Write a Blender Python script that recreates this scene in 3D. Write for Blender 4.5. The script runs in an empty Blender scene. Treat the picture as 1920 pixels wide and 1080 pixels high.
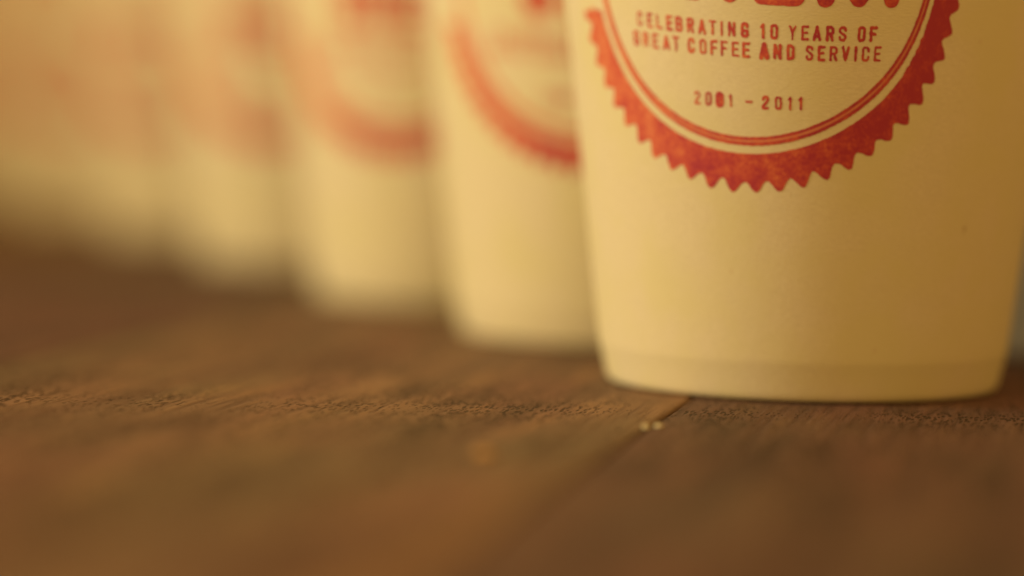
import bpy, math, random
import numpy as np
from mathutils import Vector, Matrix, noise

random.seed(7)
S = 0.001                                    # everything below is in millimetres
sc = bpy.context.scene
C = sc.collection

# ------------------------------------------------------------------ camera
CAM_H, PITCH, ROLL = 40.5, math.radians(3.81), math.radians(1.13)
cam_d = bpy.data.cameras.new('camera')
cam = bpy.data.objects.new('camera', cam_d); C.objects.link(cam)
fw = Vector((0, math.cos(PITCH), -math.sin(PITCH)))
rt0 = Vector((1, 0, 0)); up0 = Vector((0, math.sin(PITCH), math.cos(PITCH)))
rt = rt0 * math.cos(ROLL) + up0 * math.sin(ROLL)
up = up0 * math.cos(ROLL) - rt0 * math.sin(ROLL)
cam.matrix_world = Matrix(((rt.x, up.x, -fw.x, 0), (rt.y, up.y, -fw.y, 0), (rt.z, up.z, -fw.z, CAM_H * S), (0, 0, 0, 1)))
cam_d.sensor_width = 36.0; cam_d.lens = 93.75
cam_d.clip_start = 0.01; cam_d.clip_end = 50.0
cam_d.dof.use_dof = True
cam_d.dof.focus_distance = 0.362
cam_d.dof.aperture_fstop = 4.45
sc.camera = cam

# ------------------------------------------------------------------ ambient light, lamp, exposure
w = bpy.data.worlds.new('World'); sc.world = w; w.use_nodes = True
bg = w.node_tree.nodes['Background']
bg.inputs[0].default_value = (0.70, 0.375, 0.092, 1); bg.inputs[1].default_value = 1.0


def area(name, loc, target, size, sizey, power, col, spread=180):
    l = bpy.data.lights.new(name, 'AREA'); l.shape = 'RECTANGLE'; l.size = size; l.size_y = sizey
    l.energy = power; l.color = col; l.spread = math.radians(spread)
    o = bpy.data.objects.new(name, l); C.objects.link(o); o.location = loc
    o.rotation_euler = (Vector(target) - Vector(loc)).to_track_quat('-Z', 'Y').to_euler()
    return o


area('window_light', (-0.66, 0.345, 0.27), (0.044, 0.38, 0.04), 0.17, 0.26, 1.95, (1.0, 0.85, 0.50), 140)
area('fill_light', (-0.75, -0.35, 0.75), (0.0, 0.42, 0.03), 0.60, 0.50, 2.2, (1.0, 0.80, 0.36))  # unseen soft fill, added to brighten the left-front faces of the cups
sc.view_settings.view_transform = 'Standard'; sc.view_settings.look = 'None'
sc.view_settings.exposure = 0.0; sc.view_settings.gamma = 1.0


# ------------------------------------------------------------------ helpers
def mesh_obj(name, verts, faces, mat, parent=None, smooth=False, uvs=None):
    me = bpy.data.meshes.new(name)
    me.from_pydata([tuple(c * S for c in v) for v in verts], [], faces)
    if uvs is not None:
        lay = me.uv_layers.new(name='art')
        vi = np.empty(len(me.loops), dtype=np.int32); me.loops.foreach_get('vertex_index', vi)
        lay.data.foreach_set('uv', (np.asarray(uvs, dtype=np.float32)[vi] * 0.01).ravel())
    if smooth:
        me.polygons.foreach_set('use_smooth', [True] * len(me.polygons))
    me.materials.append(mat)
    o = bpy.data.objects.new(name, me); C.objects.link(o)
    if parent: o.parent = parent
    return o


def thing(name, label, cat, loc=(0, 0, 0), rz=0.0, group=None):
    o = bpy.data.objects.new(name, None); C.objects.link(o)
    o.empty_display_size = 0.02
    o.location = Vector(loc) * S; o.rotation_euler = (0, 0, rz)
    o['label'] = label; o['category'] = cat
    if group: o['group'] = group
    return o


class NT:
    """tiny node-tree writer"""
    def __init__(s, name):
        s.m = bpy.data.materials.new(name); s.m.use_nodes = True
        s.t = s.m.node_tree; s.b = s.t.nodes['Principled BSDF']

    def n(s, kind, ins=None, **kw):
        q = s.t.nodes.new(kind)
        for k, v in kw.items(): setattr(q, k, v)
        for k, v in (ins or {}).items():
            if isinstance(v, bpy.types.NodeSocket): s.t.links.new(v, q.inputs[k])
            else: q.inputs[k].default_value = v
        return q

    def math(s, op, a, b=0.0, c=0.0):
        return s.n('ShaderNodeMath', {0: a, 1: b, 2: c}, operation=op).outputs[0]

    def noise(s, vec, scale, detail=3.0, rough=0.5, out=0):
        return s.n('ShaderNodeTexNoise', {'Vector': vec, 'Scale': scale, 'Detail': detail, 'Roughness': rough}).outputs[out]

    def ramp(s, fac, stops):
        r = s.n('ShaderNodeValToRGB', {0: fac}); e = r.color_ramp.elements
        while len(e) < len(stops): e.new(0.5)
        for q, (p, c) in zip(e, stops): q.position = p; q.color = c if len(c) == 4 else (*c, 1)
        return r.outputs[0]

    def mix(s, fac, a, b, mode='MIX'):
        q = s.n('ShaderNodeMix', data_type='RGBA', blend_type=mode)
        for k, v in ((0, fac), (6, a), (7, b)):
            if isinstance(v, bpy.types.NodeSocket): s.t.links.new(v, q.inputs[k])
            else: q.inputs[k].default_value = v if k == 0 or len(v) == 4 else (*v, 1)
        return q.outputs[2]

    def scaled(s, vec, sx, sy, sz, off=(0, 0, 0)):
        return s.n('ShaderNodeMapping', {'Vector': vec, 'Scale': (sx, sy, sz), 'Location': off}).outputs[0]

    def bump(s, height, strength, dist, normal=None):
        ins = {'Height': height, 'Strength': strength, 'Distance': dist}
        if normal is not None: ins['Normal'] = normal
        return s.n('ShaderNodeBump', ins).outputs[0]

    def set(s, **kw):
        for k, v in kw.items():
            k = k.replace('_', ' ')
            if isinstance(v, bpy.types.NodeSocket): s.t.links.new(v, s.b.inputs[k])
            else: s.b.inputs[k].default_value = v
        return s.m


# ------------------------------------------------------------------ materials
def paper_material():
    t = NT('cup_paper'); co = t.n('ShaderNodeTexCoord').outputs['Object']
    fib = t.noise(t.scaled(co, 1400, 1400, 4200), 1.0, 4, 0.6)          # paper fibres lying round the cup
    blot = t.noise(co, 90, 3, 0.5)
    col = t.mix(t.ramp(fib, [(0.35, (0, 0, 0)), (0.7, (1, 1, 1))]), (0.765, 0.70, 0.53), (0.86, 0.80, 0.615))
    col = t.mix(t.ramp(blot, [(0.38, (0, 0, 0)), (0.64, (1, 1, 1))]), col, (0.79, 0.74, 0.49))
    speck = t.noise(co, 520, 1, 0.4)
    col = t.mix(t.ramp(speck, [(0.80, (0, 0, 0)), (0.83, (0.5, 0.5, 0.5))]), col, (0.70, 0.58, 0.40))
    lump = t.noise(co, 200, 3, 0.55)
    h = t.math('ADD', t.math('MULTIPLY', fib, 0.00010), t.math('MULTIPLY', lump, 0.00010))
    return t.set(Base_Color=col, Roughness=0.62, Specular_IOR_Level=0.25, Normal=t.bump(h, 0.55, 1.0))


def ink_material(ring=False):
    t = NT('ring_ink' if ring else 'seal_ink')
    uv = t.n('ShaderNodeTexCoord').outputs['UV']                         # art millimetres / 100
    blot = t.noise(uv, 38, 5, 0.62)
    fine = t.noise(uv, 190, 3, 0.6)
    thin = t.noise(uv, 7.0, 2, 0.5)
    ux = t.n('ShaderNodeSeparateXYZ', {0: uv}).outputs[0]               # ink colour runs from crimson on the right to lighter orange on the left
    f = t.math('ADD', t.math('MULTIPLY', blot, 0.50), t.math('MULTIPLY', fine, 0.32))
    f = t.math('ADD', f, t.math('MULTIPLY', thin, 0.18))
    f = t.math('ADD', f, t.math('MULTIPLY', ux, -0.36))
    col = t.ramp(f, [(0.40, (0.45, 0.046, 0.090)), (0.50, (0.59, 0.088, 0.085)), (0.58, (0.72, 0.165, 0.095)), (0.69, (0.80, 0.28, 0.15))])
    if ring:                                                             # the thin unprinted hairline inside the double ring
        r = t.n('ShaderNodeVectorMath', {0: uv}, operation='LENGTH').outputs['Value']
        d = t.math('ABSOLUTE', t.math('SUBTRACT', r, 0.2686))
        d = t.math('ADD', d, t.math('MULTIPLY', t.math('SUBTRACT', blot, 0.5), 0.004))
        k = t.ramp(t.math('MULTIPLY', d, 400.0), [(0.25, (0.75, 0.75, 0.75)), (0.8, (0, 0, 0))])
        col = t.mix(k, col, (0.80, 0.36, 0.20))
    return t.set(Base_Color=col, Roughness=0.55, Specular_IOR_Level=0.25)


def wood_material(name, tone, blotch, seed, wear_side=0.0):
    t = NT(name); co = t.n('ShaderNodeTexCoord').outputs['Object']
    warp = t.noise(t.scaled(co, 14, 3, 14, (seed, 0, 0)), 1.0, 2, 0.5, out=1)
    wv = t.n('ShaderNodeVectorMath', {0: co, 1: t.n('ShaderNodeVectorMath', {0: warp, 1: (0.006, 0.0, 0.0)}, operation='MULTIPLY').outputs[0]}, operation='ADD').outputs[0]
    band = t.noise(t.scaled(wv, 75, 5, 75, (seed, 0, 0)), 1.0, 4, 0.55)   # broad growth bands along the board
    line = t.noise(t.scaled(wv, 950, 34, 950, (seed, 3, 0)), 1.0, 4, 0.6)  # fine grain lines
    big = t.noise(t.scaled(co, 17, 6, 17, (seed * 2, 1, 0)), 1.0, 2, 0.5)
    a, b, c = tone
    col = t.ramp(band, [(0.30, a), (0.50, b), (0.68, c)])
    col = t.mix(t.ramp(big, [(0.42, (0, 0, 0)), (0.62, (0.75, 0.75, 0.75))]), col, blotch)
    st = t.noise(t.scaled(wv, 160, 22, 160, (seed, 9, 0)), 1.0, 3, 0.55)  # streaks and cloudy patches a few millimetres wide
    col = t.mix(t.ramp(st, [(0.36, (0.75, 0.75, 0.75)), (0.50, (0, 0, 0))]), col, (a[0] * .72, a[1] * .74, a[2] * .72))
    col = t.mix(t.ramp(st, [(0.55, (0, 0, 0)), (0.70, (0.6, 0.6, 0.6))]), col, (c[0] * 1.15, c[1] * 1.12, c[2]))
    hue = t.noise(t.scaled(co, 40, 12, 40, (seed, 4, 0)), 1.0, 2, 0.5)
    col = t.mix(t.ramp(hue, [(0.50, (0, 0, 0)), (0.66, (0.5, 0.5, 0.5))]), col, (0.86, 1.10, 0.98), 'MULTIPLY')
    col = t.mix(t.ramp(hue, [(0.36, (0.6, 0.6, 0.6)), (0.46, (0, 0, 0))]), col, (1.08, 0.90, 1.0), 'MULTIPLY')
    lf = t.ramp(line, [(0.38, (0.6, 0.6, 0.6)), (0.51, (0, 0, 0))])
    col = t.mix(lf, col, (a[0] * 0.55, a[1] * 0.50, a[2] * 0.5))
    # open pores: short dark dashes along the grain, denser in patches
    vor = t.n('ShaderNodeTexVoronoi', {'Vector': t.scaled(wv, 2000, 400, 2000), 'Scale': 1.0, 'Randomness': 1.0}).outputs['Distance']
    dens = t.noise(t.scaled(co, 60, 18, 60, (seed, 5, 0)), 1.0, 2, 0.5)
    thr = t.math('MULTIPLY_ADD', dens, 0.85, -0.06)
    pore = t.ramp(t.math('SUBTRACT', thr, vor), [(0.0, (0, 0, 0)), (0.14, (1, 1, 1))])
    col = t.mix(t.math('MULTIPLY', pore, 0.85), col, (0.030, 0.015, 0.009))
    if wear_side:                                                        # rubbed, paler arris along one edge of the board
        x = t.n('ShaderNodeSeparateXYZ', {0: co}).outputs[0]
        e = t.math('MULTIPLY', t.math('SUBTRACT', wear_side, x), 110.0)
        k = t.math('MULTIPLY', t.ramp(e, [(0.0, (1, 1, 1)), (0.95, (0, 0, 0))]), t.ramp(hue, [(0.40, (0.55, 0.55, 0.55)), (0.60, (0.1, 0.1, 0.1))]))
        col = t.mix(k, col, (0.35, 0.205, 0.105))
    h = t.math('ADD', t.math('MULTIPLY', line, 0.00036), t.math('MULTIPLY', pore, -0.00030))
    h = t.math('ADD', h, t.math('MULTIPLY', t.noise(wv, 700, 4, 0.65), 0.00025))
    h = t.math('ADD', h, t.math('MULTIPLY', band, 0.0012))
    return t.set(Base_Color=col, Roughness=0.66, Specular_IOR_Level=0.2, Normal=t.bump(h, 0.8, 1.0))


def plain(name, col, rough, nscale, amount, bump=0.0001, spec=0.3):
    t = NT(name); co = t.n('ShaderNodeTexCoord').outputs['Object']
    f = t.noise(co, nscale, 4, 0.6)
    d = tuple(v * (1 - amount) for v in col)
    return t.set(Base_Color=t.mix(f, d, col), Roughness=rough, Specular_IOR_Level=spec, Normal=t.bump(t.math('MULTIPLY', f, bump), 0.6, 1.0))


M_paper = paper_material()
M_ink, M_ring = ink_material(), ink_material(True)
M_wood = [
    wood_material('wood_tan', ((0.165, 0.098, 0.070), (0.212, 0.129, 0.087), (0.285, 0.174, 0.110)), (0.172, 0.119, 0.083), 7.7, 0.0545),
    wood_material('wood_dark', ((0.112, 0.065, 0.057), (0.137, 0.080, 0.067), (0.168, 0.098, 0.076)), (0.150, 0.074, 0.066), 5.1),
    wood_material('wood_brown', ((0.165, 0.094, 0.060), (0.205, 0.116, 0.070), (0.25, 0.143, 0.082)), (0.165, 0.112, 0.068), 9.7),
]
M_table_side = plain('table_underside', (0.12, 0.07, 0.04), 0.7, 60, 0.4)
M_crumb = plain('crumb', (0.85, 0.76, 0.52), 0.6, 900, 0.3)
M_crumb2 = plain('toasted_crumb', (0.66, 0.38, 0.16), 0.6, 900, 0.3)
M_box = plain('box_card', (0.36, 0.38, 0.40), 0.7, 300, 0.2)
M_wall = plain('wall_paint', (0.22, 0.17, 0.12), 0.85, 12, 0.2, 0.001)

# ------------------------------------------------------------------ setting: the wall far behind the table
mesh_obj('wall', [(-2500, 2300, -800), (1800, 2300, -800), (1800, 2300, 1500), (-2500, 2300, 1500),
                  (-2500, 2400, -800), (1800, 2400, -800), (1800, 2400, 1500), (-2500, 2400, 1500)],
         [(0, 1, 2, 3), (5, 4, 7, 6), (4, 0, 3, 7), (1, 5, 6, 2), (3, 2, 6, 7), (4, 5, 1, 0)], M_wall)['kind'] = 'structure'
mesh_obj('floor', [(-2500, -1500, -760), (1800, -1500, -760), (1800, 2300, -760), (-2500, 2300, -760)], [(0, 1, 2, 3)],
         plain('floor_paint', (0.16, 0.12, 0.09), 0.8, 8, 0.3, 0.001))['kind'] = 'structure'

# ------------------------------------------------------------------ the table: boards running away to the right
GRAIN = math.radians(12.4)
table = thing('wooden_table', 'brown wooden table of wide boards under the whole row of paper cups', 'table', (16.9, 338.0, 0), -GRAIN)
PW, GAP = 109.0, 0.46


def board(x0, x1, y0, y1, mat, seed):
    """one board: slightly eased arrises, a faint hollow across its width, ends cut square"""
    rr = random.Random(seed)
    prof = []
    wdt = x1 - x0
    for i in range(5):                                                   # left arris
        a = math.pi / 2 * i / 4; prof.append((x0 + 0.7 * (1 - math.cos(a)), -0.55 * (1 - math.sin(a))))
    n = 14
    for i in range(1, n):
        u = i / n; prof.append((x0 + 0.7 + (wdt - 1.4) * u, 0.10 * (4 * (u - .5) ** 2 - 1) * 0.4 * rr.uniform(.8, 1.2)))
    for i in range(5):
        a = math.pi / 2 * i / 4; prof.append((x1 - 0.7 + 0.7 * math.sin(a), -0.55 * (1 - math.cos(a))))
    prof += [(x1, -24.0), (x0, -24.0)]
    ys = [y0 + (y1 - y0) * k / 60 for k in range(61)]
    V, F = [], []; m = len(prof)
    for y in ys:
        dx = 0.05 * noise.noise((y * 0.02, seed, 0.3)); dz = 0.05 * noise.noise((y * 0.006, seed, 7.3))
        V += [(x + dx, y, z + dz * (z > -1)) for x, z in prof]
    for k in range(60):
        for i in range(m):
            a, b = k * m + i, k * m + (i + 1) % m
            F.append((a, b, b + m, a + m))
    F.append(tuple(range(m))[::-1]); F.append(tuple(range(60 * m, 61 * m)))
    F = [f[::-1] for f in F]
    cx = (x0 + x1) / 2
    o = mesh_obj('plank', [(x - cx, y, z) for x, y, z in V], F, mat, table)
    o.location = (cx * S, 0, 0)
    return o


order = [2, 0, 2, 1, 0, 1, 2, 1]
for i, k in enumerate(range(-5, 3)):
    board(k * PW + GAP / 2, (k + 1) * PW - GAP / 2, -520 + 7 * ((i * 5) % 4), 1560, M_wood[order[i]], i + 1)
# planks k=-1 (left of the seam) and k=0 (right of it) share the seam that meets the nearest cup
ap = []
for (x0, y0, x1, y1) in ((-470, -440, 260, -420), (-470, 1450, 260, 1470), (-470, -420, -450, 1450), (240, -420, 260, 1450)):
    b = len(ap); ap += [(x0, y0, -24.2), (x1, y0, -24.2), (x1, y1, -24.2), (x0, y1, -24.2), (x0, y0, -80), (x1, y0, -80), (x1, y1, -80), (x0, y1, -80)]
fc = []
for q in range(4):
    b = q * 8; fc += [(b, b + 1, b + 2, b + 3), (b + 7, b + 6, b + 5, b + 4), (b, b + 4, b + 5, b + 1), (b + 1, b + 5, b + 6, b + 2), (b + 2, b + 6, b + 7, b + 3), (b + 3, b + 7, b + 4, b)]
mesh_obj('apron', ap, fc, M_table_side, table)
for (x, y) in ((-480, -450), (270, -450), (-480, 1480), (270, 1480)):
    v = []
    for z, s in ((-24.3, 34), (-755, 22)): v += [(x - s, y - s, z), (x + s, y - s, z), (x + s, y + s, z), (x - s, y + s, z)]
    mesh_obj('leg', v, [(0, 1, 2, 3), (7, 6, 5, 4), (0, 4, 5, 1), (1, 5, 6, 2), (2, 6, 7, 3), (3, 7, 4, 0)], M_table_side, table)

# ------------------------------------------------------------------ paper cup
TAP = math.tan(math.radians(6.92)); R0 = 30.0; HC = 108.0
NSEG = 288


def wall_r(z):
    """outer radius of the cup wall; the crimped skirt below 5.6 mm turns in a little"""
    r = R0 + z * TAP
    k = 1.0 / (1.0 + math.exp((z - 5.7) * 2.2))
    return r - k * 0.05 - k * max(0.0, 5.9 - z) * 0.12


def lathe(prof, n=NSEG, close=False):
    V, F = [], []; m = len(prof)
    for r, z in prof:
        for j in range(n):
            a = 2 * math.pi * j / n; V.append((r * math.sin(a), -r * math.cos(a), z))
    for i in range(m - 1 + (1 if close else 0)):
        for j in range(n):
            a, b = i * n + j, i * n + (j + 1) % n; c, d = ((i + 1) % m) * n + (j + 1) % n, ((i + 1) % m) * n + j
            F.append((a, b, c, d))
    return V, F


PHI0 = math.radians(-19.3135); ZC = 63.537; RC = R0 + ZC * TAP


def art(u, v, lift=0.045):
    u -= 0.0112 * max(0.0, u - 18.0) ** 2                                # the print pulls in a little round the right side
    z = ZC + v * math.cos(math.radians(6.92)); R = R0 + z * TAP + lift; ph = PHI0 + u / RC
    return (R * math.sin(ph), -R * math.cos(ph), z)


def march(field, u0, u1, v0, v1, step, mask=None):
    """mesh the region where field > 0 (marching squares on a grid); field takes arrays"""
    us = np.arange(u0, u1 + step, step); vs = np.arange(v0, v1 + step, step)
    U, Vv = np.meshgrid(us, vs); D = field(U, Vv)
    nu = len(us); verts, vid, faces = [], {}, []

    def gv(i, j):
        k = (i, j)
        if k not in vid: vid[k] = len(verts); verts.append((us[i], vs[j]))
        return vid[k]

    def ev(i, j, i2, j2):
        k = (i, j, i2, j2) if (i, j) < (i2, j2) else (i2, j2, i, j)
        if k not in vid:
            a, b = D[j, i], D[j2, i2]; f = a / (a - b)
            vid[k] = len(verts); verts.append((us[i] + (us[i2] - us[i]) * f, vs[j] + (vs[j2] - vs[j]) * f))
        return vid[k]
    P = D > 0
    any_ = P[:-1, :-1] | P[1:, :-1] | P[:-1, 1:] | P[1:, 1:]
    for j, i in zip(*np.nonzero(any_)):
        cs = ((i, j), (i + 1, j), (i + 1, j + 1), (i, j + 1)); poly = []
        for q in range(4):
            a, b = cs[q], cs[(q + 1) % 4]; pa, pb = P[a[1], a[0]], P[b[1], b[0]]
            if pa: poly.append(gv(*a))
            if pa != pb: poly.append(ev(*a, *b))
        if len(poly) > 2: faces.append(tuple(poly))
    return verts, faces


def vnoise(u, v, f, seed):
    """cheap smooth value noise on arrays, -1..1"""
    rs = np.random.RandomState(seed); g = rs.rand(256, 256) * 2 - 1
    x, y = u * f + 61.3, v * f + 97.7; xi, yi = np.floor(x).astype(int), np.floor(y).astype(int)
    fx, fy = x - xi, y - yi; fx = fx * fx * (3 - 2 * fx); fy = fy * fy * (3 - 2 * fy)
    G = lambda a, b: g[a % 256, b % 256]
    return (G(xi, yi) * (1 - fx) + G(xi + 1, yi) * fx) * (1 - fy) + (G(xi, yi + 1) * (1 - fx) + G(xi + 1, yi + 1) * fx) * fy


def print_obj(name, verts, faces, mat, parent, lift=0.045):
    return mesh_obj(name, [art(u, v, lift) for u, v in verts], faces, mat, parent, smooth=True, uvs=verts)


# condensed grotesque drawn as strokes in a box 1 wide, 2 high
GL = {
    'C': [[(1, 1.45), (1, 1.75), (.75, 2), (.25, 2), (0, 1.75), (0, .25), (.25, 0), (.75, 0), (1, .25), (1, .5)]],
    'E': [[(1, 2), (0, 2), (0, 0), (1, 0)], [(0, 1.02), (.8, 1.02)]],
    'L': [[(0, 2), (0, 0), (.95, 0)]],
    'B': [[(0, 0), (0, 2), (.72, 2), (.95, 1.78), (.95, 1.28), (.75, 1.05), (0, 1.05)], [(.75, 1.05), (1, .8), (1, .22), (.75, 0), (0, 0)]],
    'R': [[(0, 0), (0, 2), (.72, 2), (1, 1.78), (1, 1.2), (.75, 1.0), (0, 1.0)], [(.6, 1.0), (1, 0)]],
    'A': [[(-.08, 0), (.5, 2), (1.08, 0)], [(.2, .55), (.8, .55)]],
    'T': [[(-.05, 2), (1.05, 2)], [(.5, 2), (.5, 0)]],
    'I': [[(.5, 0), (.5, 2)]],
    'N': [[(0, 0), (0, 2), (1, 0), (1, 2)]],
    'G': [[(1, 1.5), (1, 1.75), (.75, 2), (.25, 2), (0, 1.75), (0, .25), (.25, 0), (.75, 0), (1, .25), (1, .9), (.55, .9)]],
    '1': [[(.22, 1.66), (.55, 2), (.55, 0)]],
    '0': [[(.25, 2), (0, 1.75), (0, .25), (.25, 0), (.75, 0), (1, .25), (1, 1.75), (.75, 2), (.25, 2)]],
    'Y': [[(-.02, 2), (.5, 1.0), (1.02, 2)], [(.5, 1.0), (.5, 0)]],
    'S': [[(1, 1.55), (1, 1.75), (.75, 2), (.25, 2), (0, 1.75), (0, 1.35), (1, .7), (1, .25), (.75, 0), (.25, 0), (0, .25), (0, .5)]],
    'F': [[(1, 2), (0, 2), (0, 0)], [(0, 1.0), (.8, 1.0)]],
    'D': [[(0, 0), (0, 2), (.65, 2), (1, 1.7), (1, .3), (.65, 0), (0, 0)]],
    'V': [[(-.02, 2), (.5, 0), (1.02, 2)]],
    '2': [[(0, 1.5), (0, 1.75), (.25, 2), (.75, 2), (1, 1.75), (1, 1.35), (0, .3), (0, 0), (1, 0)]],
    '-': [[(-.12, 1.0), (1.12, 1.0)]],
    'M': [[(0, 0), (0, 2), (.5, .0), (1, 2), (1, 0)]],
}
GL['O'] = GL['0']


def seg_d(U, V, a, b):
    ax, ay = a; bx, by = b; dx, dy = bx - ax, by - ay; L = dx * dx + dy * dy + 1e-12
    t = np.clip(((U - ax) * dx + (V - ay) * dy) / L, 0, 1)
    return np.hypot(U - ax - t * dx, V - ay - t * dy)


def letter(ch, uc, poly, w, h, thick, seed, step=0.075, wide=None, fill=0.0):
    wv = (0.55 * w if ch in 'I1' and wide is None else w) if wide is None else wide
    base = poly[2] * uc * uc + poly[1] * uc + poly[0]; slope = 2 * poly[2] * uc + poly[1]
    segs = []
    for pl in GL[ch]:
        q = []
        for x, y in pl:
            lx = (x - 0.5) * (w - thick); ly = (y / 2 - 0.5) * (h - thick)
            q.append((uc + lx, base + ly + slope * lx))
        segs += list(zip(q[:-1], q[1:]))
    fat = random.Random(seed).uniform(-0.03, 0.05) * (thick / 0.42)

    def fld(U, V):
        d = np.full(U.shape, 9.0)
        for a, b in segs: d = np.minimum(d, seg_d(U, V, a, b))
        return thick / 2 + fat + fill - d + 0.05 * vnoise(U, V, 3.1, seed) * (thick / 0.42) ** .5 + 0.03 * vnoise(U, V, 7.0, seed + 50)
    return march(fld, uc - w * .9, uc + w * .9, base - h * .75, base + h * .75, step)


def join(parts):
    V, F = [], []
    for v, f in parts:
        b = len(V); V += v; F += [tuple(i + b for i in q) for q in f]
    return V, F


LINES = [
    ('CELEBRATING10YEARSOF', [-18.35, -16.36, -14.61, -12.8, -11.16, -9.24, -7.37, -5.69, -4.28, -2.75, -.8, 1.86, 3.48, 6.11, 7.9, 9.59, 11.44, 13.23, 15.95, 17.7],
     (-11.479, -.0513, .002157), 1.12, 2.10, 0.36, {}),
    ('GREATCOFFEEANDSERVICE', [-19.3, -17.4, -15.5, -13.53, -11.81, -9.22, -7.29, -5.51, -3.93, -2.22, -.61, 2.05, 4.0, 5.89, 8.6, 10.33, 12.04, 13.78, 15.24, 16.69, 18.47],
     (-14.215, -.0484, .002014), 1.14, 2.12, 0.36, {11: .13}),
    ('2001-2011', [-8.48, -6.63, -4.81, -3.07, -.27, 2.25, 4.19, 5.93, 7.5], (-21.35, -.0367, .00199), 1.02, 1.90, 0.33, {2: .16}),
]
BIG = [('S', -9.2, 6.3, 10.0), ('T', -3.05, 6.4, 10.0), ('E', 4.05, 7.3, 10.0), ('M', 15.35, 11.9, 10.0)]


def big_letter(ch, uc, w, h, seed):
    slope = -.05 + .0042 * uc; base = -7.85 + h / 2 - .05 * uc + .0021 * uc * uc; th = 2.5

    def fld(U, V):
        d = np.full(U.shape, 99.0)
        for pl in GL[ch]:
            q = [(uc + (x - .5) * (w - th), base + (y / 2 - .5) * (h - th) + slope * (x - .5) * w) for x, y in pl]
            for a, b in zip(q[:-1], q[1:]): d = np.minimum(d, seg_d(U, V, a, b))
        return th / 2 - d + 0.05 * vnoise(U, V, 1.2, seed) + 0.04 * vnoise(U, V, 4, seed + 3)
    return march(fld, uc - w * .8, uc + w * .8, base - h * .7, base + h * .7, 0.16)


def band_field(U, V):
    r = np.hypot(U, V); a = np.arctan2(U, -V)                             # angle from straight down
    ph = a - math.radians(1.4)
    n = 57
    cw = np.cos(ph * n); saw = np.where(cw > 0, np.abs(cw) ** 0.95, -np.abs(cw) ** 1.0)
    rough = 0.10 * vnoise(U, V, 0.9, 21) + 0.07 * vnoise(U, V, 3.0, 22) + 0.04 * vnoise(U, V, 8.0, 23)
    outer = 33.34 + 0.82 * saw + 0.16 * vnoise(U, V, 0.55, 29) + rough + 0.14 * np.sin(2 * (a - 0.75)) * (a > 0)
    inner = 28.62 - 0.40 * np.clip((a - 0.9) / 0.5, 0, 1) + (0.05 + 0.10 * (a > 0.9)) * vnoise(U, V, 2.0, 24)
    d = np.minimum(outer - r, r - inner)
    # the print starves out on the left, above the level of the small lettering
    cut = np.where(U < 0, -8.3 + 0.5 * vnoise(U, V, 2.0, 25) - V, 9.0)
    gone = np.where(V > 6, 9.0, cut)
    d = np.minimum(d, gone)
    return d


def ring_field(U, V):
    r = np.hypot(U, V); e = 0.05 * vnoise(U, V, 2.2, 31) + 0.04 * vnoise(U, V, 6.0, 32)
    return np.minimum(27.50 + e - r, r - 26.25 + e * .8)


def polar(field, r0, r1, n, m):
    """mesh a ring-shaped print in polar cells, keeping the fine edge with clipped cells"""
    rs = np.linspace(r0, r1, m); an = np.linspace(0, 2 * math.pi, n + 1)
    A, Rr = np.meshgrid(an, rs); U = Rr * np.sin(A); V = -Rr * np.cos(A); D = field(U, V)
    verts, vid, faces = [], {}, []

    def gv(i, j):
        k = (i % n, j)
        if k not in vid: vid[k] = len(verts); verts.append((U[j, i], V[j, i]))
        return vid[k]

    def ev(i, j, i2, j2):
        k = tuple(sorted(((i % n, j), (i2 % n, j2))))
        if k not in vid:
            f = D[j, i] / (D[j, i] - D[j2, i2]); vid[k] = len(verts)
            verts.append((U[j, i] + (U[j2, i2] - U[j, i]) * f, V[j, i] + (V[j2, i2] - V[j, i]) * f))
        return vid[k]
    P = D > 0; any_ = P[:-1, :-1] | P[1:, :-1] | P[:-1, 1:] | P[1:, 1:]
    for j, i in zip(*np.nonzero(any_)):
        cs = ((i, j), (i + 1, j), (i + 1, j + 1), (i, j + 1)); poly = []
        for q in range(4):
            a, b = cs[q], cs[(q + 1) % 4]; pa, pb = P[a[1], a[0]], P[b[1], b[0]]
            if pa: poly.append(gv(*a))
            if pa != pb: poly.append(ev(*a, *b))
        if len(poly) > 2: faces.append(tuple(poly))
    return verts, faces


GROUP = 'printed paper cups standing in a row'
LABELS = [
    'nearest paper cup of the row, its red seal and small lettering in focus',
    'second paper cup, directly behind the sharp one, thick red arc blurred',
    'third paper cup of the row, between the second and fourth cups',
    'fourth paper cup counted from the sharp one, faint orange seal',
    'fifth paper cup from the sharp one, strongly blurred',
    'sixth paper cup from the sharp one, close to the frame edge',
    'seventh paper cup of the receding row, behind the sixth',
    'eighth paper cup of the receding row, one before its far end',
    'farthest paper cup, at the end of the receding row',
]
POS = [(44.14, 403.47), (20.3, 485.5), (-12.6, 574.0), (-52.5, 697.0), (-98.0, 832.0), (-151.0, 979.0), (-207.0, 1128.0), (-262.0, 1276.0), (-318.0, 1424.0)]

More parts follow.
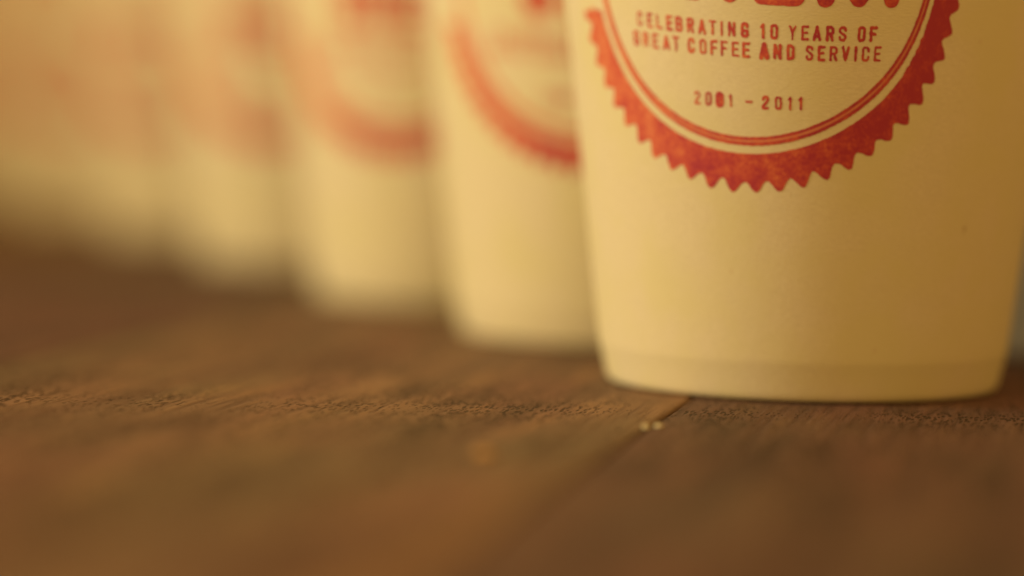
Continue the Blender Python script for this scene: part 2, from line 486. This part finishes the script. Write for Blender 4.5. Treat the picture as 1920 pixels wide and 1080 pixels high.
cup = thing('paper_cup', LABELS[0], 'paper cup', (*POS[0], 0), 0.0, GROUP)
prof = [(wall_r(0) - 2.2, 0.05), (wall_r(0) - 2.0, 0.0), (wall_r(0) - 1.8, 0.20), (wall_r(0) - 0.30, 0.24), (wall_r(0) - 0.05, 0.44)]
prof += [(wall_r(z), z) for z in (0.9, 1.6, 2.4, 3.2, 4.0, 4.6, 5.0, 5.3, 5.6, 5.9, 6.3, 6.8, 7.6, 9, 12)]
prof += [(wall_r(z), z) for z in range(16, 108, 6)] + [(wall_r(HC), HC)]
prof += [(wall_r(HC) - 0.45, HC)] + [(wall_r(z) - 0.45, z) for z in (90, 60, 30, 12, 7)] + [(wall_r(0) - 2.3, 0.9)]
V, F = lathe(prof, close=True); mesh_obj('wall', V, F, M_paper, cup, smooth=True)
rim = [(wall_r(HC) + 0.55 + 1.15 * math.cos(a), HC + 0.2 + 1.15 * math.sin(a)) for a in [2 * math.pi * k / 14 for k in range(14)]]
V, F = lathe(rim, close=True); mesh_obj('rolled_rim', V, F, M_paper, cup, smooth=True)
V, F = lathe([(0.01, 6.6), (27.0, 6.6), (wall_r(6) - 0.50, 6.6), (wall_r(6) - 0.50, 6.1), (27.0, 6.1), (0.01, 6.1)], 96); mesh_obj('base', V, F, M_paper, cup)
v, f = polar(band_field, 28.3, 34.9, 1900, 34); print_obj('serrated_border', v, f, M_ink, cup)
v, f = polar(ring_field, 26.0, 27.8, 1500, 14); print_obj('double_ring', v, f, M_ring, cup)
for li, (txt, us, poly, lw, lh, th, fills) in enumerate(LINES):
    ps = []
    for i, (ch, u) in enumerate(zip(txt, us)):
        ps.append(letter(ch, u, poly, lw * (0.96 + 0.08 * random.random()), lh, th, 100 + li * 40 + i, fill=fills.get(i, 0.0)))
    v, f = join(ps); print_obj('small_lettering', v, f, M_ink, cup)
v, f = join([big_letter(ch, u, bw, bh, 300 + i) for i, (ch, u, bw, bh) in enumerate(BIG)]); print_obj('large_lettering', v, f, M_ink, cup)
# a tiny brown fleck in the paper, low on the right
u0, v0 = 44.6, -38.84
fl = [(u0 + .32 * math.cos(a) * (1 + .3 * math.sin(3 * a)) + .12 * math.sin(a), v0 + .55 * math.sin(a)) for a in [2 * math.pi * k / 12 for k in range(12)]]
print_obj('fleck', fl, [tuple(range(12))], plain('fleck_brown', (0.55, 0.40, 0.22), .7, 500, .2), cup)

turns = [0, 6, -1.0, 3.5, -3, 5, -4, 2, 0]
parts = list(cup.children)
for i in range(1, len(POS)):
    c = cup.copy(); C.objects.link(c); c['label'] = LABELS[i]
    c.location = (POS[i][0] * S, POS[i][1] * S, 0); c.rotation_euler = (0, 0, math.radians(turns[i]))
    for p in parts:
        if p.name.startswith('fleck'): continue
        d = p.copy(); C.objects.link(d); d.parent = c

# ------------------------------------------------------------------ crumbs on the table
def crumb(x, y, sx, sy, sz, mat, label, seed, group=None):
    V, F = [], []; n, m = 14, 9
    for j in range(m + 1):
        t = math.pi * j / m
        for i in range(n):
            a = 2 * math.pi * i / n; d = (math.sin(t) * math.cos(a), math.sin(t) * math.sin(a), math.cos(t))
            k = 1 + 0.55 * noise.noise((d[0] * 1.7 + seed, d[1] * 1.7, d[2] * 1.7)) + 0.2 * noise.noise((d[0] * 5, d[1] * 5 + seed, d[2] * 5))
            V.append((d[0] * sx * k, d[1] * sy * k, d[2] * sz * k + sz * 0.75))
    for j in range(m):
        for i in range(n):
            a, b = j * n + i, j * n + (i + 1) % n; F.append((a, a + n, b + n, b))
    o = mesh_obj('crumb', V, F, mat, smooth=True); o.location = (x * S, y * S, 0)
    o['label'] = label; o['category'] = 'crumb'
    if group: o['group'] = group
    return o


GC = 'crumbs lying on the table'
crumb(17.6, 341.5, 0.55, 0.8, 0.26, M_crumb, 'pale crumb beside the board seam, left one of the close pair', 3.3, GC)
crumb(19.3, 342.5, 0.58, 0.8, 0.28, M_crumb, 'pale crumb beside the board seam, right one of the close pair', 8.1, GC)
crumb(-2.9, 310.0, 1.05, 1.6, 0.5, M_crumb2, 'blurred tan crumb lying alone in front of the sharp band of wood', 5.2, GC)

# ------------------------------------------------------------------ grey-blue carton behind the nearest cup, on the right
carton = thing('carton', 'grey-blue carton behind the nearest cup at the right frame edge', 'carton', (123, 480, 0), math.radians(-5))


def rbox(name, hx, hy, z0, z1, r, mat, parent):
    import bmesh
    bm = bmesh.new(); bmesh.ops.create_cube(bm, size=1.0)
    for q in bm.verts: q.co = Vector((q.co.x * 2 * hx, q.co.y * 2 * hy, (q.co.z + .5) * (z1 - z0) + z0)) * S
    bmesh.ops.bevel(bm, geom=bm.edges[:], offset=r * S, segments=3, affect='EDGES', profile=.5)
    me = bpy.data.meshes.new(name); bm.to_mesh(me); bm.free(); me.materials.append(mat)
    o = bpy.data.objects.new(name, me); C.objects.link(o); o.parent = parent
    return o


rbox('body', 40, 30, 0, 96, 1.5, M_box, carton)
rbox('lid', 41.5, 31.5, 82, 99, 1.5, M_box, carton)
